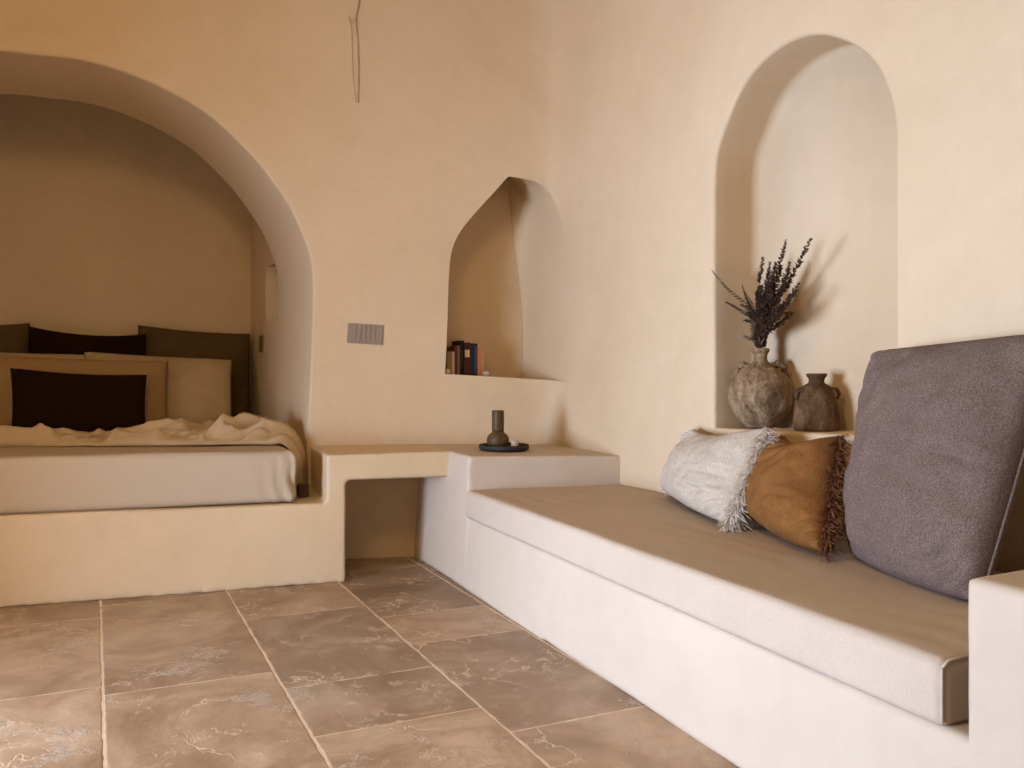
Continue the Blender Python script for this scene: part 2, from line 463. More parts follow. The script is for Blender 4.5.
# alcove reveal
YA = 5.40
def alc_inner(p, w):
    if p.y < 1.72: fl_ = 0.075 if p.x > s_mid else -0.075
    else: fl_ = 0.075 * max(-1, min(1, (p.x - s_mid) / (s_jamb - s_mid)))
    z = p.y - 0.045 * max(0, (p.y - 1.6))
    return Vector((w.x - fl_ * 1.0, YA, z))
inner = []
for p in alc:
    w = wallp(p.x, p.y); inner.append(alc_inner(p, w))
reveal(bm, alc, wallp, Vector((0, 1, 0)), LIP, inner, 5)
wb = struct(link('wall_back', bm, M_WALL))
# room inside the alcove: a taller chamber behind the arch
xr0 = max(p.x for p in inner); xl0 = min(p.x for p in inner)
YB = 6.30; XR = 0.735; XLF = xl0 - 0.02
bm = bmesh.new()
rin = sorted([(p.z, p.x) for p in inner if p.x > 0 and p.z < 1.66])
def side(y, z):
    x0 = xr0
    if z < rin[-1][0]:
        x0 = rin[0][1]
        for (za, xa), (zb, xb) in zip(rin, rin[1:]):
            if za <= z <= zb: x0 = xa + (xb - xa) * (z - za) / max(1e-6, zb - za)
    t = (y - YA) / (YB - YA); return Vector((x0 + (XR - x0) * t, y, z))
# little recess in the alcove's right side
def sidept(u, v):
    lo, hi = YA, YB
    r = ray(u, v)
    for _ in range(40):
        m = (lo + hi) / 2
        if side(m, 0).x / m > r.x / r.y: lo = m
        else: hi = m
    return Vector((lo, CAM_H + r.z * lo / r.y))
rec = None
recl = resample([Vector((5.47, 1.40)), Vector((5.80, 1.40)), Vector((5.80, 1.765)), Vector((5.47, 1.765))], 0.06, True)
sheet(bm, YA - 0.02, YB, 0.28, 3.1, [grow(recl, 0.008)], side, 0.12)
reveal(bm, recl, side, Vector((1, 0, 0)), 0.008, [side(p.x, p.y) + Vector((0.16, 0, 0)) for p in recl], 3, 3)
fill(bm, [side(p.x, p.y) + Vector((0.16, 0, 0)) for p in recl])
loft(bm, [[(XR + 0.02 - (XR + 0.02 - XLF) * i / 20, YB - 0.02 * math.sin(i), z) for i in range(21)] for z in [0.28 + 2.82 * j / 20 for j in range(21)]])
loft(bm, [[(XLF, YA, z), (XLF, YB, z)] for z in (0.28, 3.1)])
loft(bm, [[(xr0 + 0.02, YA, 3.1), (XLF, YA, 3.1)], [(xr0 + 0.02, YB, 3.1), (XLF, YB, 3.1)]])
# back of the arch wall, seen only from inside the alcove
arc_in = sorted([p for p in inner if p.z > 1.5], key=lambda p: p.x)
arc_in = [Vector((XLF - 0.02, YA, arc_in[0].z))] + arc_in + [Vector((xr0 + 0.03, YA, arc_in[-1].z))]
loft(bm, [[p for p in arc_in], [Vector((p.x, YA, 3.1)) for p in arc_in]])
struct(link('wall_alcove', bm, M_WALL))

# --- corner niche interior
bm = bmesh.new()
YN = 4.80
NX0 = wallp(s_edge, 1.3); SLP = (2.277 - 2.237) / (4.35 - 2.98)
def nside(Y): return NX0.x - SLP * (Y - NX0.y)      # the right wall running straight on into the niche
L3 = [wallp(p.x, p.y) for p in lcv]
loft(bm, [L3, [Vector((p.x + (YN - p.y) * 0.02, YN, p.z)) for p in L3]])
# soffit on the right: from the front arc back to the crease on the side wall
R3 = [wallp(p.x, p.y) for p in rcv]
crease_m = [(509, 177, YN), (520, 189, 4.745), (532.5, 204, 4.645), (543, 219, 4.52), (553, 235.5, 4.405), (560.5, 252, 4.315)]
cr = [ony(*c) for c in crease_m] + [R3[-1].copy()]
crz = catmull(cr, 6); ncr = len(crz)
def at_frac(l, t):
    f = t * (len(l) - 1); i = min(int(f), len(l) - 2); return l[i].lerp(l[i + 1], f - i)
N = 40
fr = [at_frac(R3, i / N) for i in range(N + 1)]; bk = [at_frac(crz, i / N) for i in range(N + 1)]
loft(bm, [[a.lerp(b, t) + Vector((0, 0, 0.03 * math.sin(PI * t))) * (1 - i / N) for i, (a, b) in enumerate(zip(fr, bk))] for t in [k / 6 for k in range(7)]])
# side wall: strips from the ledge up to the crease; the right wall runs on into the niche and leans over at the top
zl = wallp(br_.x, br_.y).z - 0.02
cols_ = []
for j in range(33):
    c = at_frac(crz, 1 - j / 32); top = c.z; col = []
    for q in range(21):
        z = zl + (top - zl) * q / 20; t = min(1, max(0, (z - 1.25) / max(0.05, top - 1.25))); t = t * t * (3 - 2 * t)
        x0 = wallp(s_edge, z).x - SLP * (c.y - NX0.y)
        if q == 20: x0, t = c.x, 1
        col.append(Vector((x0 + (c.x - x0) * t, c.y, z)))
    cols_.append(col)
loft(bm, cols_)
loft(bm, [cols_[-1], [p + Vector((0.02, 0.05, 0)) for p in cols_[-1]]])
# back of the niche
bx0 = L3[0].x - 0.02
def nback(x, z): return Vector((x, YN - 0.0 * x, z))
loft(bm, [[nback(bx0 + (nside(YN) + 0.02 - bx0) * i / 14, 0.9 + 1.75 * j / 20) for i in range(15)] for j in range(21)])
# the soffit continues back above
loft(bm, [[Vector((L3[-1].x, L3[-1].y, L3[-1].z)), Vector((L3[-1].x, YN, L3[-1].z + 0.0))], [bk[0] + Vector((0, 0, 0)), Vector((nside(YN), YN, bk[0].z + 0.02))]])
# ledge of the niche
LF = [wallp(p.x, p.y) for p in resample([br_, bl_], 0.08)]
loft(bm, [LF, [Vector((p.x - (0.01 if p.x > 2.1 else 0.0), YN + 0.02, p.z)) for p in LF]])
struct(link('wall_niche', bm, M_WALL, weld=True))

# --- right wall with the tall niche
bm = bmesh.new()
sheet(bm, S_SPLIT, SL[-1], 0, Z_TOP, [grow(tall, LIP)], wallp)
TD = 0.257
inn = [wallp(p.x, p.y) + Vector((TD, 0, 0)) for p in tall]
reveal(bm, tall, wallp, Vector((1, 0, 0)), LIP, inn, 4)
fill(bm, inn)
struct(link('wall_right', bm, M_WALL))

# --- left wall with the doorway, wall behind the camera, ceiling
DY0, DY1, DZ = 1.40, 2.80, 1.65
def grid(bm, o, a, b, na=8, nb=8):
    o, a, b = Vector(o), Vector(a), Vector(b)
    loft(bm, [[o + a * (i / na) + b * (j / nb) for i in range(na + 1)] for j in range(nb + 1)])
bm = bmesh.new(); XL = -2.02; T = 1.22
for y0, y1, z0, z1 in ((-4.5, DY0, 0, Z_TOP), (DY1, 5.0, 0, Z_TOP), (DY0, DY1, DZ, Z_TOP)):
    box(bm, XL - T, XL, y0, y1, z0, z1)
struct(link('wall_left', bm, M_WALL, sm=False, weld=False))
bm = bmesh.new(); WX0, WX1, WZ0, WZ1 = 0.2, 1.0, 1.3, 2.2
for x0, x1, z0, z1 in ((XL - T, WX0, 0, Z_TOP), (WX1, 2.6, 0, Z_TOP), (WX0, WX1, 0, WZ0), (WX0, WX1, WZ1, Z_TOP)):
    box(bm, x0, x1, -4.5 - 0.3, -4.5, z0, z1)
struct(link('wall_front', bm, M_WALL, sm=False, weld=False))
bm = bmesh.new()
x0, x1, y0, y1 = XL - 0.05, 2.4, -4.55, 5.1
rows = []
for j in range(21):
    y = y0 + (y1 - y0) * j / 20
    rows.append([Vector((x0 + (x1 - x0) * i / 20, y, Z_TOP - 0.02 + 0.45 * (math.sin(PI * i / 20) * math.sin(PI * j / 20)) ** 0.6)) for i in range(21)])
loft(bm, rows)
struct(link('ceiling', bm, M_WALL))

# --- floor of limestone slabs (one mesh: grout bed + slabs)
def floor_mat():
    m, t, b = newmat('limestone_slabs', 0.4, 0.28)
    v = coords(t)
    at = t.nodes.new('ShaderNodeAttribute'); at.attribute_name = 'slab'
    sep = t.nodes.new('ShaderNodeSeparateColor'); t.links.new(at.outputs['Color'], sep.inputs[0])
    # shift the pattern from slab to slab
    cmb = t.nodes.new('ShaderNodeVectorMath'); cmb.operation = 'MULTIPLY_ADD'
    t.links.new(at.outputs['Vector'], cmb.inputs[0]); cmb.inputs[1].default_value = (13, 17, 5); t.links.new(v, cmb.inputs[2])
    vv = cmb.outputs[0]
    n1 = noise_n(t, vv, 2.2, 7, 0.62, 0.9)
    n2 = noise_n(t, vv, 11, 8, 0.68, 1.5)
    base = ramp(t, n1, [(0.28, (0.235, 0.145, 0.080)), (0.48, (0.355, 0.238, 0.145)), (0.70, (0.53, 0.39, 0.265))])
    fine = ramp(t, n2, [(0.35, (0.86, 0.84, 0.82)), (0.65, (1.07, 1.07, 1.07))])
    c = mixc(t, 1.0, base.outputs[0], fine.outputs[0], 'MULTIPLY')
    tone = t.nodes.new('ShaderNodeMapRange'); t.links.new(sep.outputs[0], tone.inputs[0])
    tone.inputs[3].default_value = 0.80; tone.inputs[4].default_value = 1.22
    tc = t.nodes.new('ShaderNodeCombineColor')
    for i in range(3): t.links.new(tone.outputs[0], tc.inputs[i])
    c = mixc(t, 1.0, c, tc.outputs[0], 'MULTIPLY')
    # thin wandering calcite veins: ridges of a distorted noise, gated by a broad mask
    n3 = noise_n(t, vv, 4.2, 7, 0.60, 0.35)
    a1 = nd(t, 'ShaderNodeMath', operation='SUBTRACT'); t.links.new(n3, a1.inputs[0]); a1.inputs[1].default_value = 0.5
    a2 = nd(t, 'ShaderNodeMath', operation='ABSOLUTE'); t.links.new(a1.outputs[0], a2.inputs[0])
    vein = ramp(t, a2.outputs[0], [(0.0, (1, 1, 1)), (0.015, (0, 0, 0))])
    mask = ramp(t, noise_n(t, vv, 3.1, 3, 0.5), [(0.48, (0, 0, 0)), (0.66, (1, 1, 1))])
    vm = mixc(t, 1.0, vein.outputs[0], mask.outputs[0], 'MULTIPLY')
    c = mixc(t, vm, c, (0.72, 0.54, 0.37, 1))
    # pale crust where the surface has flaked
    n5 = noise_n(t, vv, 3.4, 8, 0.75, 0.3)
    crust_ = ramp(t, n5, [(0.57, (0, 0, 0)), (0.61, (1, 1, 1))])
    n6 = ramp(t, noise_n(t, vv, 55, 5, 0.7, 2.0), [(0.42, (0.15,) * 3), (0.58, (1, 1, 1))])
    cm = mixc(t, 1.0, crust_.outputs[0], n6.outputs[0], 'MULTIPLY')
    c = mixc(t, cm, c, (0.62, 0.475, 0.33, 1))
    # grout
    g = nd(t, 'ShaderNodeMath', operation='GREATER_THAN'); t.links.new(sep.outputs[2], g.inputs[0]); g.inputs[1].default_value = 0.5
    c = mixc(t, g.outputs[0], c, (0.74, 0.57, 0.41, 1))
    t.links.new(c, b.inputs['Base Color'])
    rr = ramp(t, n2, [(0.3, (0.30,) * 3), (0.7, (0.55,) * 3)]); t.links.new(rr.outputs[0], b.inputs['Roughness'])
    k1 = bump(t, b, n1, 0.3, 0.010)
    k2 = bump(t, b, n2, 0.35, 0.004, k1)
    inv = nd(t, 'ShaderNodeInvert'); t.links.new(vm, inv.inputs['Color'])
    k3 = bump(t, b, inv.outputs[0], 0.55, 0.004, k2); bump(t, b, cm, 0.8, 0.004, k3)
    return m
M_FLOOR = floor_mat()
bm = bmesh.new(); cl = bm.loops.layers.float_color.new('slab')
def put(quad_pts, col):
    vsx = [bm.verts.new(p) for p in quad_pts]; f = bm.faces.new(vsx)
    for l in f.loops: l[cl] = col
put([(-2.7, -4.9, -0.0012), (2.6, -4.9, -0.0012), (2.6, 6.5, -0.0012), (-2.7, 6.5, -0.0012)], (0, 0, 1, 1))
def cx(c, y):                                            # the long joints lean a little
    x0 = (-0.72, -0.166, 0.378, 0.905, 1.40, 1.95)[c]; return x0 + (4.2 - y) * (0.045, 0.045, 0.042, 0.040, 0.03, 0.03)[c]
cols = {0: [4.9, 3.99, 3.10, 2.25, 1.4, .5, -.6, -1.9, -2.8, -3.8, -4.8], 1: [4.9, 4.18, 3.01, 2.06, 1.3, .4, -.7, -1.9, -2.8, -3.8, -4.8], 2: [4.9, 3.69, 2.83, 2.42, 1.62, .8, -.5, -1.9, -2.8, -3.8, -4.8],
        3: [4.95, 4.33, 3.485, 3.09, 2.22, 1.45, .5, -.6, -1.9, -2.8, -3.8, -4.8], -1: [4.9, 3.6, 2.7, 1.9, 1.0, 0, -1, -1.9, -2.8, -3.8, -4.8], -2: [4.9, 3.9, 3.0, 2.2, 1.4, .5, -.8, -1.9, -2.8, -3.8, -4.8],
        4: [4.95, 4.2, 3.3, 2.5, 1.7, .8, -.2, -1.9, -2.8, -3.8, -4.8]}
rnd = random.Random(11)
tones = {(1, 1): 0.45, (2, 1): 0.15, (2, 2): 0.30, (2, 0): 0.5, (2, 3): 0.85, (1, 2): 0.75, (0, 1): 0.75, (0, 2): 1.0, (3, 1): 0.2, (3, 2): 0.9, (3, 3): 0.35, (3, 4): 0.8, (3, 0): .2}
for c, ys in cols.items():
    fa = (lambda y: cx(c, y)) if c >= 0 else (lambda y: -2.65 if c == -2 else -1.45)
    fb = (lambda y: cx(c + 1, y)) if c >= 0 else (lambda y: -1.45 if c == -2 else cx(0, y))
    for i, (ya, yb_) in enumerate(zip(ys, ys[1:])):
        col = (tones.get((c, i), rnd.random()), rnd.random(), 0, 1)
        g = 0.0042; gy = 0.0025
        n = max(3, int((ya - yb_) / 0.03)); m_ = 16
        def wob(p): return 0.0035 * nz(p, 16, 3) + 0.0035 * nz(p, 55, 4)
        out = []
        for k in range(n + 1):
            y = ya - gy + (yb_ + gy - ya + gy) * k / n
            out.append((fa(y) + g + wob((0, y, c)), y))
        for k in range(1, m_ + 1):
            y = yb_ + gy; x = fa(y) + g + (fb(y) - fa(y) - 2 * g) * k / m_; out.append((x, y + wob((x, i, c))))
        for k in range(1, n + 1):
            y = yb_ + gy + (ya - gy - yb_ - gy) * k / n; out.append((fb(y) - g + wob((5, y, c)), y))
        for k in range(1, m_):
            y = ya - gy; x = fb(y) - g + (fa(y) - fb(y) + 2 * g) * k / m_; out.append((x, y + wob((x, i + 9, c))))
        cxm = sum(p[0] for p in out) / len(out); cym = sum(p[1] for p in out) / len(out)
        def ins(p, d): v = Vector((p[0] - cxm, p[1] - cym)); v = v * (1 - d / max(v.length, .01)); return (v.x + cxm, v.y + cym)
        r0 = [bm.verts.new((p[0], p[1], -0.0012)) for p in out]
        r1 = [bm.verts.new((*ins(p, 0.002), -0.0004)) for p in out]
        r2 = [bm.verts.new((*ins(p, 0.006), 0.0)) for p in out]
        fs = []
        for A_, B_ in ((r0, r1), (r1, r2)):
            for k in range(len(out)): fs.append(bm.faces.new((A_[k], A_[(k + 1) % len(out)], B_[(k + 1) % len(out)], B_[k])))
        fs.append(bm.faces.new(r2))
        for f in fs:
            for l in f.loops: l[cl] = col
flo = struct(link('floor', bm, M_FLOOR, sm=False, weld=False))

# ================================================================== MASONRY
def pf(x): return 4.149 + (0.937 - x) * 0.1125            # front line of the bed base
bm = bmesh.new()
quad(bm, [(-2.0, pf(-2.0)), (0.90, pf(0.90)), (0.90, 6.29), (-2.0, 6.29)], 0.0, [0.428, 0.398, 0.398, 0.428])
quad(bm, [(0.848, pf(0.848)), (0.942, pf(0.942)), (0.942, 4.74), (0.872, 4.74)], 0.0, 0.640)
quad(bm, [(0.855, pf(0.855)), (1.50, 4.083), (1.50, 4.74), (0.872, 4.74)], 0.508, 0.642)
o = plaster_block('bed_base', bm, M_WALL)
tag(o, 'plastered bed base in the alcove, running on into a ledge with a knee hole', 'bed base')
bm = bmesh.new()
grid(bm, (0.94, 4.70, 0), (0.53, 0, 0), (0, 0, 0.51), 4, 4)
struct(link('trim_1', bm, M_WALL))
bm = bmesh.new()
batter(bm, [(1.455, 0.66), (2.33, 0.66), (2.33, 3.85), (1.434, 3.85)], [(1.455, 0.66), (2.33, 0.66), (2.33, 3.85), (1.464, 3.85)], 0.0, 0.344)
batter(bm, [(1.4345, 3.79), (2.33, 3.665), (2.28, 4.45), (1.425, 4.74)], [(1.466, 3.79), (2.33, 3.665), (2.28, 4.45), (1.474, 4.74)], 0.0, [0.643, 0.622, 0.630, 0.641])
o = plaster_block('bench_base', bm, M_BENCH)
tag(o, 'long white plastered bench base with a raised corner block, below the linen seat cushion', 'bench')
bm = bmesh.new()
quad(bm, [(1.449, 0.66), (2.33, 0.66), (2.33, 1.115), (1.455, 1.107)], 0.26, 0.656)
a_ = plaster_block('armrest', bm, M_BENCH); a_.parent = o
NOOKBACK = 4.70

# ================================================================== BENCH SEAT
SEAT = 0.480
t = empty('seat_cushion', (1.87, 2.45, 0.338), 'long greige linen seat cushion lying on the white bench', 'seat cushion')
def seatfn(p, u, v, w):
    if w > 0.9: p.z += 0.005 * nz(p, 3, 5) + 0.0015 * math.sin(p.x * 60 + 6 * nz(p, 4, 6)) * max(0, nz(p, 2, 9) + 0.3)
    return p
sq = [(1.448, 1.15), (2.268, 1.15), (2.262, 3.68), (1.444, 3.80)]
bm = rbox(sq, 0.340, SEAT, 0.026, (30, 60, 6), seatfn)
part('cushion_body', bm, M_SEAT, t)
def seam(z):
    p = [(sq[3][0] + 0.002, sq[3][1] - .02, z), (1.454, 1.18, z), (1.462, 1.160, z), (1.49, 1.152, z), (2.25, 1.152, z)]
    return p
bm = bmesh.new()
tube(bm, [(1.4525, 1.156, z) for z in [0.352 + 0.112 * i / 8 for i in range(9)]], 0.0032, 6)
tube(bm, [(1.4530, 1.156, 0.464), (1.468, 1.155, 0.4755), (1.51, 1.156, 0.4775), (2.24, 1.156, 0.4785)], 0.0032, 6)
part('piping', bm, M_SEAT, t)

# ================================================================== BENCH CUSHIONS
def settle(P, z): return Vector((P.x, P.y, z))
# big mauve-grey back cushion
TL, TR = onx(878, 352, 2.15), onx(1058, 332, 2.12)
BL, BR = onz(853, 553, 0.487), onz(980, 604, 0.487)
c = (TL + TR + BL + BR) / 4
t = empty('back_cushion', (c.x, c.y, SEAT), 'large mauve grey tweed cushion, biggest on the bench, leaning by the armrest', 'cushion')
bm, ed, nr, ux, uy = cushion(TL, TR, BR, BL, 0.125, 0.060, 60, (-0.004, 0.006, -0.03), 0.014, 3, power=0.36, sag=0.2, dents=((0.75, -0.02, -0.12, 0.35, 0.05, 0.020), (0.2, -0.22, -0.2, 0.35, 0.06, 0.016), (0.7, -0.75, 0.3, 0.3, 0.06, 0.014), (-0.5, 0.75, 0.9, 0.25, 0.05, 0.008)))
part('cushion_body', bm, M_MAUVE, t)
bm = bmesh.new()
tube(bm, ed['right'][1:-1] , 0.0045, 6); tube(bm, ed['left'][1:-1], 0.004, 6); tube(bm, ed['top'][1:-1], 0.004, 6)
part('piping', bm, M_MAUVE, t)
# tobacco brown cushion
TL, TR = onx(784, 436, 2.215), onx(840, 436, 2.13)
BL, BR = onz(762, 520, 0.510), onz(825, 552, 0.505)
c = (TL + TR + BL + BR) / 4
t = empty('fringed_cushion', (c.x, c.y, SEAT), 'tobacco brown fringed cushion between the cream cushion and big grey one', 'cushion', None)
bm, ed, nr, ux, uy = cushion(TL, TR, BR, BL, 0.135, 0.06, 60, (0.0, 0.12, -0.075), 0.018, 9, power=0.42, sag=0.35, dents=((-0.5, 0.6, 0.9, 0.35, 0.05, 0.014), (-0.3, 0.35, 0.8, 0.3, 0.05, 0.010), (0.5, -0.35, 0.1, 0.35, 0.05, 0.010), (0.3, -0.7, -0.1, 0.4, 0.05, 0.010)))
part('cushion_body', bm, M_RUST, t)
part('fringe', fringe(ed['right'], ux, nr, 0.045, 1300, 0.0016, 5), M_FRR, t, weld=False)['kind'] = 'stuff'
part('fringe', fringe(ed['left'], -ux, nr, 0.042, 600, 0.0016, 6), M_FRR, t, weld=False)['kind'] = 'stuff'
# cream cushion
TL, TR = onx(694, 429, 2.225), onx(768, 428, 2.13)
BL, BR = onz(668, 490, 0.515), onz(728, 524, 0.500)
c = (TL + TR + BL + BR) / 4
t = empty('fringed_cushion', (c.x, c.y, SEAT), 'cream slub cotton cushion with shaggy white fringe, farthest along the bench', 'cushion', None)
bm, ed, nr, ux, uy = cushion(TL, TR, BR, BL, 0.115, 0.05, 60, (-0.01, 0.11, -0.05), 0.014, 14, power=0.42, sag=0.3, dents=((0.5, -0.55, 0.0, 0.35, 0.05, 0.012), (0.4, -0.2, 0.1, 0.4, 0.05, 0.008)))
part('cushion_body', bm, M_CREAM, t)
part('fringe', fringe(ed['right'], ux, nr, 0.058, 1300, 0.0019, 15), M_FRC, t, weld=False)['kind'] = 'stuff'
part('fringe', fringe(ed['left'], -ux, nr, 0.045, 600, 0.0018, 16), M_FRC, t, weld=False)['kind'] = 'stuff'

# ================================================================== THE BED
MT = 0.662
t = empty('mattress', (-0.55, 5.2, 0.42), 'thick mattress in a white fitted sheet on the alcove bed base', 'mattress')
def bedfn(p, u, v, w):
    k = max(0, 1 - (1 - u) / 0.09)                       # bunched sheet at the near right corner
    f = max(0, 1 - v / 0.25) if v < 0.25 else 0
    if w < 0.97:
        p.y += -0.017 * k * math.sin(p.x * 95 + 5 * w + 2 * nz(p, 5, 3)) * (1 - w * 0.6) * f
        p.x += 0.010 * k * f * math.sin(9 * w + p.y * 30) * (1 - w)
        if v < 0.1: p.y += 0.006 * nz((p.x, 0, p.z * 2), 4, 8)
    else: p.z += 0.006 * nz(p, 3, 4)
    p.x -= 0.05 * max(0, 0.15 - w) * k
    p.z += 0.028 * (1 - u) * w
    return p
bq = [(-1.86, pf(-1.86) + 0.02), (0.712, pf(0.712) + 0.02), (0.690, 6.24), (-1.86, 6.24)]
bm = rbox(bq, 0.408, MT, 0.04, (110, 50, 12), bedfn)
part('fitted_sheet', bm, M_SHEET, t)
# blanket
def fold(x, y):
    q = Vector((x, y, 0)); w = 0.14 * nz(q, 1.6, 21) + 0.05 * nz(q, 4.5, 22)
    wx, wy = x + 0.25 * nz(q, 2.2, 26), y + w
    a = abs(math.sin(wy * PI / 0.15 + 2.2 * nz((x, 0, 0), 2.4, 27))) ** 1.3
    b = max(0, 1 - abs(nz((wx * 1.6, wy * 4.5, 0.3), 1.6, 23)) * 4.5)
    c = max(0, 1 - abs(nz((wx * 3.2 + wy * 3, wy * 6 - wx, 1.3), 1.5, 24)) * 4.5)
    e = max(0, 1 - abs(nz((wx * 5 - wy * 6, wy * 9 + wx * 2, 2.3), 1.4, 28)) * 4)
    g = 0.85 + 0.7 * max(0, nz((x, y, 0), 1.7, 29) + 0.2)
    return max(0, (0.042 * a * (0.5 + 0.5 * b) + 0.040 * b ** 1.3 + 0.034 * c ** 1.2 + 0.016 * e) * g + 0.020 * nz(q, 3.2, 25))
bm = bmesh.new(); NX, NY = 420, 110
XE = 0.655
rows = []
for j in range(NY + 1):
    b = j / NY; row = []
    for i in range(NX + 1):
        a = i / NX; l = -1.80 + (XE + 1.80 + 0.36) * a    # length along the cloth, running over the right edge
        y_front = 4.71 - 0.21 * min(l, 0.72) - 0.02 + 0.05 * nz((l, 0, 0), 2.2, 31) + 0.025 * nz((l, 0, 0), 7, 32)
        y = y_front + (5.24 + 0.03 * nz((l, 3, 0), 3, 33) - y_front) * b
        env = min(1, b / 0.10) ** 0.6 * (1 - 0.45 * b)
        if l <= XE:
            x = l; z = MT + 0.012 + fold(x, y) * env * 1.0 + 0.010 * max(0, -l + .7)
            if b == 0: z = MT + 0.004 + 0.010 * max(0, -l + .7)
        else:
            s_ = l - XE; R_ = 0.13; th = min(PI / 2, s_ / R_)
            x = XE + 0.015 + R_ * (0.50 + 0.72 * min(1, b / 0.28) ** 0.7) * math.sin(th); z = MT + 0.010 - R_ * (1 - math.cos(th)) - max(0, s_ - R_ * PI / 2)
            k = fold(XE, y) * env
            z += k * math.cos(th); x += k * 0.25 * math.sin(th) + 0.008 * math.sin(y * 60 + z * 9)
            y += 0.03 * math.sin(th * 2) * (1 - b)
            x = min(x, 0.838)
        row.append(Vector((x, y, z)))
    rows.append(row)
loft(bm, rows)
o = link('blanket', bm, M_BLANKET, origin=(-0.5, 4.85, MT))
sd = o.modifiers.new('thick', 'SOLIDIFY'); sd.thickness = 0.010; sd.offset = 1
tag(o, 'crumpled beige blanket lying across the bed and drooping over its right side', 'blanket')

# pillows of the alcove bed: (name, corners as measured, planes, bulge, material, label)
def pillow(name, u0, u1, vt0, vt1, zb, yt, yb_, tf, tb, m, label, seed, pinch=0.03, cat='pillow', wr=0.012, du=(0, 0)):
    TL, TR = ony(u0, vt0, yt), ony(u1, vt1, yt)
    BL = ony(u0 + du[0], 430, yb_); BR = ony(u1 + du[1], 430, yb_); BL.z = BR.z = zb
    bm, ed, nr, ux, uy = cushion(TL, TR, BR, BL, tf, tb, 44, (pinch * 0.3, pinch, 0.0), wr, seed, power=0.42)
    c = (TL + TR + BL + BR) / 4
    t = empty(name, (c.x, c.y, zb), label, cat)
    part('pillow_body', bm, m, t)
    return t, ed
PB = MT + 0.012
pillow('pillow', -78, 30, 321, 323, PB, 6.20, 6.06, 0.075, 0.045, M_OLIVE, 'olive brown square pillow at the far left back of the bed', 41)
pillow('pillow', 138, 250, 325, 334, PB, 6.20, 6.06, 0.075, 0.045, M_OLIVE, 'olive brown square pillow standing in the right corner of the alcove', 42, 0.02)
pillow('pillow', 28, 146, 326, 334, PB, 6.07, 5.94, 0.07, 0.035, M_MAROON, 'dark brown pillow upright between two olive ones at the back', 43, 0.05)
pillow('pillow', -70, 98, 349, 355, PB, 5.94, 5.74, 0.085, 0.045, M_PWHITE, 'cream pillow half hidden at the left behind the camel bolster', 44, 0.02)
pillow('pillow', 84, 232, 352, 360, PB, 5.87, 5.66, 0.10, 0.05, M_PWHITE, 'cream pillow at the right side of the bed before the olive one', 45, 0.02)
pillow('pillow', -22, 168, 354, 361, PB, 5.66, 5.46, 0.08, 0.05, M_CAMEL, 'camel brown long pillow behind the small chocolate cushion', 46, 0.03)
pillow('cushion', 10, 147, 368, 375, PB + 0.01, 5.43, 5.26, 0.085, 0.045, M_MAROON, 'small chocolate rectangular cushion frontmost on the bed', 47, 0.055, 'cushion')
# small wooden foot standing in the gap beside the mattress
p0 = onz(303, 497, 0.402)
bm = bmesh.new(); box(bm, p0.x - 0.022, p0.x + 0.030, p0.y - 0.01, p0.y + 0.05, 0.402, 0.468)
bmesh.ops.bevel(bm, geom=bm.edges[:], offset=0.003, segments=2, affect='EDGES')
tag(link('wooden_block', bm, M_WOOD, sm=False, origin=(p0.x, p0.y, 0.402)), 'small dark brown block in the gap between mattress and ledge', 'block')

# ================================================================== ELECTRICAL PLATES AND CORD
def wall_frame(u, v):
    sz = find(u, v); p, n = plan(sz.x); return wallp(sz.x, sz.y), Vector((n.x, n.y, 0)), Vector((-n.y, n.x, 0))
def plate(name, c, n, right, w, h, m, label, mods, rot=0.0, cat='switch plate', btn='rocker', half=None):
    t = empty(name, c, label, cat)
    up = Vector((0, 0, 1)); r2 = right * math.cos(rot) + up * math.sin(rot); u2 = up * math.cos(rot) - right * math.sin(rot)
    def bx(cx_, cz, ww, hh, d0, d1, bev=0.002):
        bm = bmesh.new(); vs_ = []
        for d in (d0, d1):
            vs_.append([bm.verts.new(c + r2 * (cx_ + sx * ww / 2) + u2 * (cz + sz_ * hh / 2) + n * d) for sx, sz_ in ((-1, -1), (1, -1), (1, 1), (-1, 1))])
        bm.faces.new(vs_[0][::-1]); bm.faces.new(vs_[1])
        for i in range(4): bm.faces.new((vs_[0][i], vs_[0][(i + 1) % 4], vs_[1][(i + 1) % 4], vs_[1][i]))
        bmesh.ops.bevel(bm, geom=bm.edges[:], offset=bev, segments=2, affect='EDGES'); return bm
    part('face_plate', bx(0, 0, w, h, -0.004, 0.009), m, t, sm=False)
    for mx, mz, mw, mh in mods: part(btn, bx(mx, mz, mw, mh, 0.004, 0.0125, 0.0012), m, t, sm=False)
    return t
c, n, r = wall_frame(365.3, 334)
r = -r if r.x < 0 else r
mods = [(-0.064, 0.014, 0.026, 0.062), (-0.064, -0.032, 0.026, 0.022), (-0.035, 0, 0.024, 0.088), (-0.008, 0.0, 0.022, 0.088), (0.018, 0.0, 0.022, 0.088), (0.046, 0.0, 0.022, 0.088)]
plate('switch_plate', c, n, r, 0.198, 0.112, M_PLATE, 'wide taupe multi-gang switch plate on the wall right of the bed arch', mods, -0.06)
c = ony(357.5, 489.5, 4.693)
plate('power_outlet', c, Vector((0, -1, 0)), Vector((1, 0, 0)), 0.115, 0.088, M_GREYPL, 'grey double power outlet under the ledge inside the knee hole', [(-0.027, 0, 0.045, 0.05), (0.027, 0, 0.045, 0.05)], 0, 'power outlet', 'socket')
c = side(5.86, 1.05 + 0.19)
plate('switch_plate', side(5.93, 1.25), Vector((-1, 0, 0)), Vector((0, 1, 0)), 0.115, 0.115, M_DARKPL, 'small brown switch plate on the right side wall inside the bed alcove', [(-0.022, 0, 0.04, 0.08), (0.022, 0, 0.04, 0.08)])
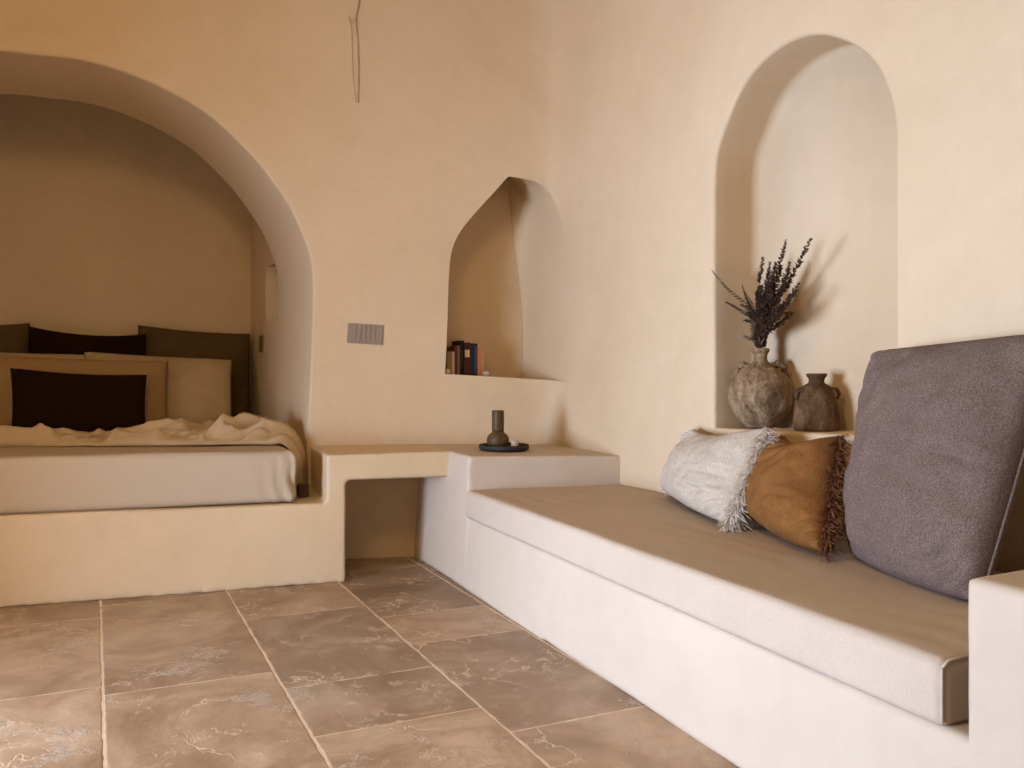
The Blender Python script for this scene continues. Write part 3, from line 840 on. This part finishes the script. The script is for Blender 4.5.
# thin cord hanging from the ceiling
pts = [(361, -40), (359, 0), (357, 12), (356, 20), (356.5, 30), (358, 48), (358.5, 70), (358.3, 90), (358.2, 103)]
P3 = [wall_frame(u, v)[0] + wall_frame(u, v)[1] * 0.006 for u, v in pts]
bm = bmesh.new(); tube(bm, catmull(P3, 5), 0.0040, 6, 0.0030)
pts = [(349, 16), (351, 24), (352, 40), (352.5, 60), (353.5, 82), (355.3, 94), (356, 103)]
P4 = [wall_frame(u, v)[0] + wall_frame(u, v)[1] * 0.004 for u, v in pts]
tube(bm, catmull(P4, 5), 0.0014, 5, 0.0012)
pts = [(349, 16), (350.5, 23), (356, 19)]
tube(bm, catmull([wall_frame(u, v)[0] + wall_frame(u, v)[1] * 0.005 for u, v in pts], 4), 0.0014, 5)
tag(link('hanging_cord', bm, M_CORD, origin=tuple(P3[0])), 'thin tan cord hanging down the wall at the top between arch and niche', 'cord')

# ================================================================== CORNER NICHE: BOOKS AND PEBBLES
Rz = 1.035
ylev = 4.60
def ledge_z(x):
    a, b = wallp(bl_.x, bl_.y), wallp(br_.x, br_.y)
    return a.z + (b.z - a.z) * (x - a.x) / (b.x - a.x)
def book(u0, u1, vt, y, depth, cover, pages, label, lean_=0.0, label_patch=None, stripe=None):
    a, b = ony(u0, 374, y), ony(u1, 374, y); x0, x1 = a.x, b.x
    z0 = min(ledge_z(x0), ledge_z(x1)) if False else ledge_z((x0 + x1) / 2) + 0.001; z1 = ony((u0 + u1) / 2, vt, y).z
    t = empty('book', ((x0 + x1) / 2, y, z0), label, 'book', 'books on the niche ledge')
    mc = plain('cover', cover, 0.55, 0.3, 0.08, 60, 0.0003)
    w = x1 - x0; tk = min(0.003, w * 0.15)
    bm = bmesh.new()
    box(bm, x0, x0 + tk, y, y + depth, z0, z1); box(bm, x1 - tk, x1, y, y + depth, z0, z1); box(bm, x0, x1, y - 0.002, y + tk, z0, z1)
    part('cover', bm, mc, t, sm=False, weld=False)
    bm = bmesh.new(); box(bm, x0 + tk, x1 - tk, y + tk, y + depth - 0.006, z0 + 0.003, z1 - 0.004)
    part('pages', bm, M_PAGES, t, sm=False)
    if label_patch:
        col, f0, f1, wd = label_patch
        bm = bmesh.new(); box(bm, x0 + w * (0.5 - wd / 2), x0 + w * (0.5 + wd / 2), y - 0.003, y - 0.001, z0 + (z1 - z0) * f0, z0 + (z1 - z0) * f1)
        part('spine_label', bm, plain('spine_label', col, 0.6, 0.2, 0.05), t, sm=False)
    return t
M_PAGES = plain('paper', (0.55, 0.45, 0.33), 0.9, 0.1, 0.08, 200)
book(446.8, 452.2, 351.5, 4.60, 0.11, (0.28, 0.19, 0.09), None, 'small tan book at the left end of the niche row')
book(452.2, 454.4, 351.5, 4.60, 0.11, (0.58, 0.40, 0.32), None, 'thin pale pink book between the tan and dark red ones')
book(454.4, 457.2, 346.5, 4.63, 0.13, (0.13, 0.022, 0.015), None, 'dark red book with plain spine in the left part of the row')
book(457.2, 459.8, 345.5, 4.63, 0.13, (0.22, 0.12, 0.085), None, 'thin brown book against the black ones')
book(459.8, 463.9, 340.5, 4.63, 0.14, (0.010, 0.008, 0.008), None, 'black book, tallest of the row', label_patch=((0.10, 0.06, 0.05), 0.3, 0.72, 0.18))
book(463.9, 470.3, 342.5, 4.62, 0.14, (0.055, 0.008, 0.006), None, 'dark maroon book with cream label on its spine', label_patch=((0.62, 0.42, 0.30), 0.56, 0.78, 0.72))
book(470.3, 473.6, 343.3, 4.62, 0.14, (0.010, 0.010, 0.014), None, 'black book just right of the cream-labelled one')
book(473.6, 477.4, 343.5, 4.62, 0.14, (0.012, 0.016, 0.032), None, 'navy book beside the orange one', label_patch=((0.04, 0.07, 0.13), 0.1, 0.9, 0.3))
book(477.4, 480.6, 347.0, 4.62, 0.12, (0.50, 0.14, 0.045), None, 'orange book near the right end of the row')
book(480.6, 483.2, 352.0, 4.63, 0.12, (0.60, 0.40, 0.22), None, 'slim cream book at the right end of the row')
def pebble(u, v, y, r, label, seed):
    p = ony(u, v, y); z0 = ledge_z(p.x)
    bm = bmesh.new(); bmesh.ops.create_icosphere(bm, subdivisions=3, radius=r)
    for q in bm.verts:
        q.co *= 1 + 0.12 * nz(q.co, 40, seed); q.co.z *= 0.86
    lo = min(q.co.z for q in bm.verts)
    bmesh.ops.translate(bm, verts=bm.verts, vec=(p.x, p.y, z0 - lo))
    tag(link('pebble', bm, M_STONE, origin=(p.x, p.y, z0)), label, 'pebble')
pebble(486.5, 372, 4.62, 0.023, 'rounded pale stone on the ledge right of the books', 3)
pebble(447.2, 370, 4.545, 0.018, 'rounded pale stone at the left edge of the ledge before the tan book', 5)

# ================================================================== TRAY WITH CARAFE AND CUP
LT = 0.640
tc_ = Vector((1.765, 4.05, LT + 0.001))
bm = bmesh.new(); R0 = 0.134
lathe(bm, [(0.0001, 0.0), (R0 - 0.012, 0.0), (R0 - 0.004, 0.004), (R0, 0.012), (R0, 0.026), (R0 - 0.004, 0.030), (R0 - 0.010, 0.028), (R0 - 0.013, 0.016), (R0 - 0.02, 0.012), (0.0001, 0.012)], tc_, 64)
tag(link('tray', bm, M_TRAY, origin=tuple(tc_)), 'round black stone tray on the plaster ledge in the corner', 'tray')
pc = Vector((1.732, 4.055, tc_.z + 0.0125))
t = empty('carafe', tuple(pc), 'dark bronze carafe with a tumbler over its neck on the tray', 'carafe')
bm = bmesh.new()
lathe(bm, [(0.0001, 0), (0.040, 0), (0.048, 0.006), (0.056, 0.022), (0.060, 0.040), (0.057, 0.056), (0.048, 0.070), (0.036, 0.079), (0.029, 0.086), (0.027, 0.10), (0.027, 0.118), (0.0001, 0.119)], pc, 40)
part('body', bm, M_CARAFE, t)
bm = bmesh.new()
lathe(bm, [(0.0285, 0.0855), (0.0315, 0.0855), (0.0325, 0.10), (0.0325, 0.192), (0.0320, 0.197), (0.0290, 0.198), (0.0285, 0.192), (0.0001, 0.190)], pc, 36)
part('tumbler', bm, M_CARAFE, t)
def cup(u, v, r, h, label, m):
    d = tc_.y; p = ony(u, v, 4.04); p = Vector((p.x - 0.028, 4.0, tc_.z + 0.0125))
    bm = bmesh.new(); lathe(bm, [(0.0001, 0), (r * 0.8, 0), (r * 0.95, 0.004), (r, h * 0.6), (r * 0.97, h), (r * 0.85, h), (r * 0.85, 0.006), (0.0001, 0.005)], p, 28)
    tag(link('cup', bm, m, origin=tuple(p)), label, 'cup')
cup(516.6, 443, 0.021, 0.040, 'tiny tan ceramic cup on the black tray beside the carafe', M_CUP)

# ================================================================== TALL NICHE: VASE, DRIED FLOWERS, JUG
SILL = lambda Y: wallp(b0.x, b0.y).z + (wallp(b1.x, b1.y).z - wallp(b0.x, b0.y).z) * (2.947 - Y) / (2.947 - 1.99)
VP = Vector((2.402, 2.788, 0)); VP.z = SILL(VP.y) + 0.001
vt = empty('vase', tuple(VP), 'big weathered clay vase holding dried flowers in the tall niche', 'vase')
def crust(a, b):
    def f(p, an, r, z):
        k = a * nz((p.x, p.y, p.z * 0.7), 16, 51) + b * nz(p, 45, 52)
        d = Vector((math.cos(an), math.sin(an), 0)); return p + d * k * min(1, r / 0.05)
    return f
prof = [(0.0001, 0), (0.045, 0.0), (0.058, 0.006), (0.080, 0.028), (0.100, 0.055), (0.116, 0.085), (0.124, 0.118), (0.126, 0.150), (0.121, 0.180), (0.109, 0.208), (0.092, 0.232), (0.072, 0.251), (0.052, 0.265), (0.038, 0.274), (0.030, 0.283), (0.0265, 0.294), (0.0265, 0.312), (0.031, 0.320), (0.036, 0.325), (0.038, 0.332), (0.036, 0.338), (0.028, 0.339), (0.021, 0.334), (0.019, 0.31), (0.019, 0.27)]
pr2 = []
for i in range(len(prof) - 1):
    for k in range(3): t_ = k / 3; pr2.append((1.05 * (prof[i][0] * (1 - t_) + prof[i + 1][0] * t_), prof[i][1] * (1 - t_) + prof[i + 1][1] * t_))
bm = bmesh.new(); lathe(bm, pr2, VP, 72, crust(0.009, 0.004)); part('body', bm, M_POT, vt)
def handle(c, ang, pts, r, fn=None):
    d = Vector((math.cos(ang), math.sin(ang), 0))
    P = catmull([c + d * a + Vector((0, 0, z)) for a, z in pts], 6)
    bm = bmesh.new(); tube(bm, P, r, 10)
    for q in bm.verts: q.co += Vector((nz(q.co, 60, 1), nz(q.co, 60, 2), nz(q.co, 60, 3))) * r * 0.9
    return bm
toR = math.atan2(-SA, CA)                                 # towards the right of someone facing the niche from the room
part('handle', handle(VP, toR - 0.25, [(0.048, 0.262), (0.075, 0.272), (0.090, 0.262), (0.097, 0.240), (0.100, 0.215), (0.108, 0.195)], 0.014), M_POT, vt)
part('handle', handle(VP, toR + PI - 0.2, [(0.040, 0.262), (0.062, 0.268), (0.080, 0.256), (0.094, 0.236), (0.104, 0.212)], 0.012), M_POT, vt)
# jug
JP = Vector((2.415, 2.480, 0)); JP.z = SILL(JP.y) + 0.001
jt = empty('jug', tuple(JP), 'small brown clay jug with two tiny handles right of the vase', 'jug')
prof = [(0.0001, 0), (0.080, 0.0), (0.085, 0.006), (0.088, 0.03), (0.086, 0.06), (0.080, 0.095), (0.073, 0.125), (0.066, 0.148), (0.058, 0.163), (0.056, 0.166), (0.054, 0.172), (0.042, 0.180), (0.031, 0.187), (0.029, 0.195), (0.031, 0.204), (0.038, 0.212), (0.0405, 0.218), (0.0395, 0.223), (0.033, 0.224), (0.024, 0.218), (0.021, 0.19)]
pr2 = []
for i in range(len(prof) - 1):
    for k in range(3): t_ = k / 3; pr2.append((prof[i][0] * (1 - t_) + prof[i + 1][0] * t_, prof[i][1] * (1 - t_) + prof[i + 1][1] * t_))
bm = bmesh.new(); lathe(bm, pr2, JP, 60, crust(0.004, 0.0015)); part('body', bm, M_POT2, jt)
hp = [(0.054, 0.160), (0.070, 0.164), (0.082, 0.156), (0.085, 0.142), (0.080, 0.128), (0.070, 0.124)]
part('handle', handle(JP, toR + PI + 0.1, hp, 0.0065), M_POT2, jt)
part('handle', handle(JP, toR - 0.1, hp, 0.0065), M_POT2, jt)

# dried flowers
NECK = VP + Vector((0, 0, 0.30))
ft = empty('dried_flowers', tuple(NECK), 'dark bunch of dried flower stems standing in the clay vase', 'dried flowers')
rnd = random.Random(5)
def bud(bm, p, d, L, w):
    d = d.normalized(); x = d.cross(Vector((0.3, 0.2, 1))).normalized(); y = d.cross(x)
    a = rnd.random() * PI
    x, y = x * math.cos(a) + y * math.sin(a), y * math.cos(a) - x * math.sin(a)
    v0 = bm.verts.new(p); v5 = bm.verts.new(p + d * L)
    m = [bm.verts.new(p + d * L * 0.45 + (x * math.cos(k * PI / 2) + y * math.sin(k * PI / 2)) * w) for k in range(4)]
    for k in range(4):
        bm.faces.new((v0, m[k], m[(k + 1) % 4])); bm.faces.new((v5, m[(k + 1) % 4], m[k]))
def leaflet(bm, p, d, up, L, w):
    s = d.cross(up).normalized() * w
    v = [bm.verts.new(q) for q in (p, p + d * L * 0.4 + s, p + d * L, p + d * L * 0.4 - s)]
    bm.faces.new(v)
    v = [bm.verts.new(q + up * 0.0012) for q in (p, p + d * L * 0.4 - s, p + d * L, p + d * L * 0.4 + s)]
    bm.faces.new(v)
tips = [((811, 238), 2.34, 'f'), ((786, 240), 2.33, 'f'), ((763, 257), 2.36, 'f'), ((790, 262), 2.42, 'f'), ((776, 262), 2.30, 'f'), ((799, 283), 2.38, 'f'), ((789, 272), 2.34, 'f'),
        ((797, 290), 2.30, 'f'), ((768, 275), 2.42, 'f'), ((783, 285), 2.44, 'f'), ((793, 313), 2.34, 'f'), ((772, 290), 2.28, 'f'), ((780, 300), 2.30, 'f'), ((790, 296), 2.45, 'f'), ((762, 285), 2.30, 'f'),
        ((757, 290), 2.36, 'f'), ((785, 310), 2.28, 'f'), ((775, 272), 2.36, 'f'), ((711, 269), 2.24, 'l'), ((725, 301), 2.30, 'l'), ((742, 284), 2.34, 'l'), ((740, 303), 2.40, 'l'), ((745, 292), 2.28, 'l'),
        ((744, 320), 2.36, 'l'), ((743, 335), 2.33, 's'), ((793, 311), 2.38, 'l'), ((748, 311), 2.30, 'l'), ((770, 262), 2.40, 'f'), ((782, 268), 2.38, 'f'), ((765, 300), 2.28, 'f')]
for (uv, X, kind) in tips:
    tip = onx(uv[0], uv[1], X); base = NECK + Vector((rnd.uniform(-.008, .008), rnd.uniform(-.008, .008), -0.02)); H = (tip - base)
    mouth = NECK + Vector((rnd.uniform(-.012, .012), rnd.uniform(-.012, .012), 0.045))
    c1 = mouth + Vector((H.x * 0.16, H.y * 0.16, H.z * 0.42 + (0.07 if kind == 'l' else 0)))
    c2 = mouth.lerp(tip, 0.62) + Vector((rnd.uniform(-.008, .008), rnd.uniform(-.008, .008), 0.045 if kind == 'l' else 0.01))
    path = catmull([base, mouth, mouth.lerp(c1, 0.6), c2, tip], 7)
    br = bmesh.new(); tube(br, path, 0.0018, 5, 0.0008)
    n = len(path)
    bm = bmesh.new()
    if kind == 'f':
        Ltot = sum((b - a).length for a, b in zip(path, path[1:])); steps = int(Ltot / 0.0045)
        for k in range(steps):
            f = 0.24 + 0.76 * k / steps
            if rnd.random() < 0.16 and f > .75: continue
            q = at_frac(path, f); dd = (at_frac(path, min(1, f + 0.03)) - at_frac(path, max(0, f - 0.03))).normalized()
            sz_ = (0.75 + 0.75 * math.sin(PI * min(1, f * 1.0))) * (1.0 if f < 0.93 else 0.75)
            for _ in range(3):
                o_ = Vector((rnd.uniform(-1, 1), rnd.uniform(-1, 1), rnd.uniform(-1, 1))); o_ -= dd * o_.dot(dd); o_.normalize()
                bud(bm, q, dd * 0.7 + o_ * 1.0, rnd.uniform(0.010, 0.019) * sz_, 0.0032 * sz_ * rnd.uniform(.7, 1.2))
    else:
        Lk = 26 if kind == 'l' else 8
        for k in range(Lk):
            f = 0.30 + 0.66 * k / Lk
            q = at_frac(path, f); dd = (at_frac(path, min(1, f + 0.03)) - at_frac(path, max(0, f - 0.03))).normalized()
            s_ = Vector((0, 0, 1)).cross(dd).normalized(); up = dd.cross(s_).normalized()
            for sg in (-1, 1):
                taper = (1 - f) * 1.6 + 0.12
                leaflet(bm, q, (dd * 0.9 + s_ * sg * 0.5 - Vector((0, 0, 0.55))).normalized(), (up + s_ * rnd.uniform(-.6, .6)).normalized(), 0.034 * taper + 0.006, 0.0050 * taper + 0.0012)
    b_ = part('branch', br, M_STEM, ft)
    bmesh.ops.translate(bm, verts=bm.verts, vec=-NECK)
    link('blossoms' if kind == 'f' else 'leaflets', bm, M_BUD if kind == 'f' else M_LEAF, b_, False, None, False)
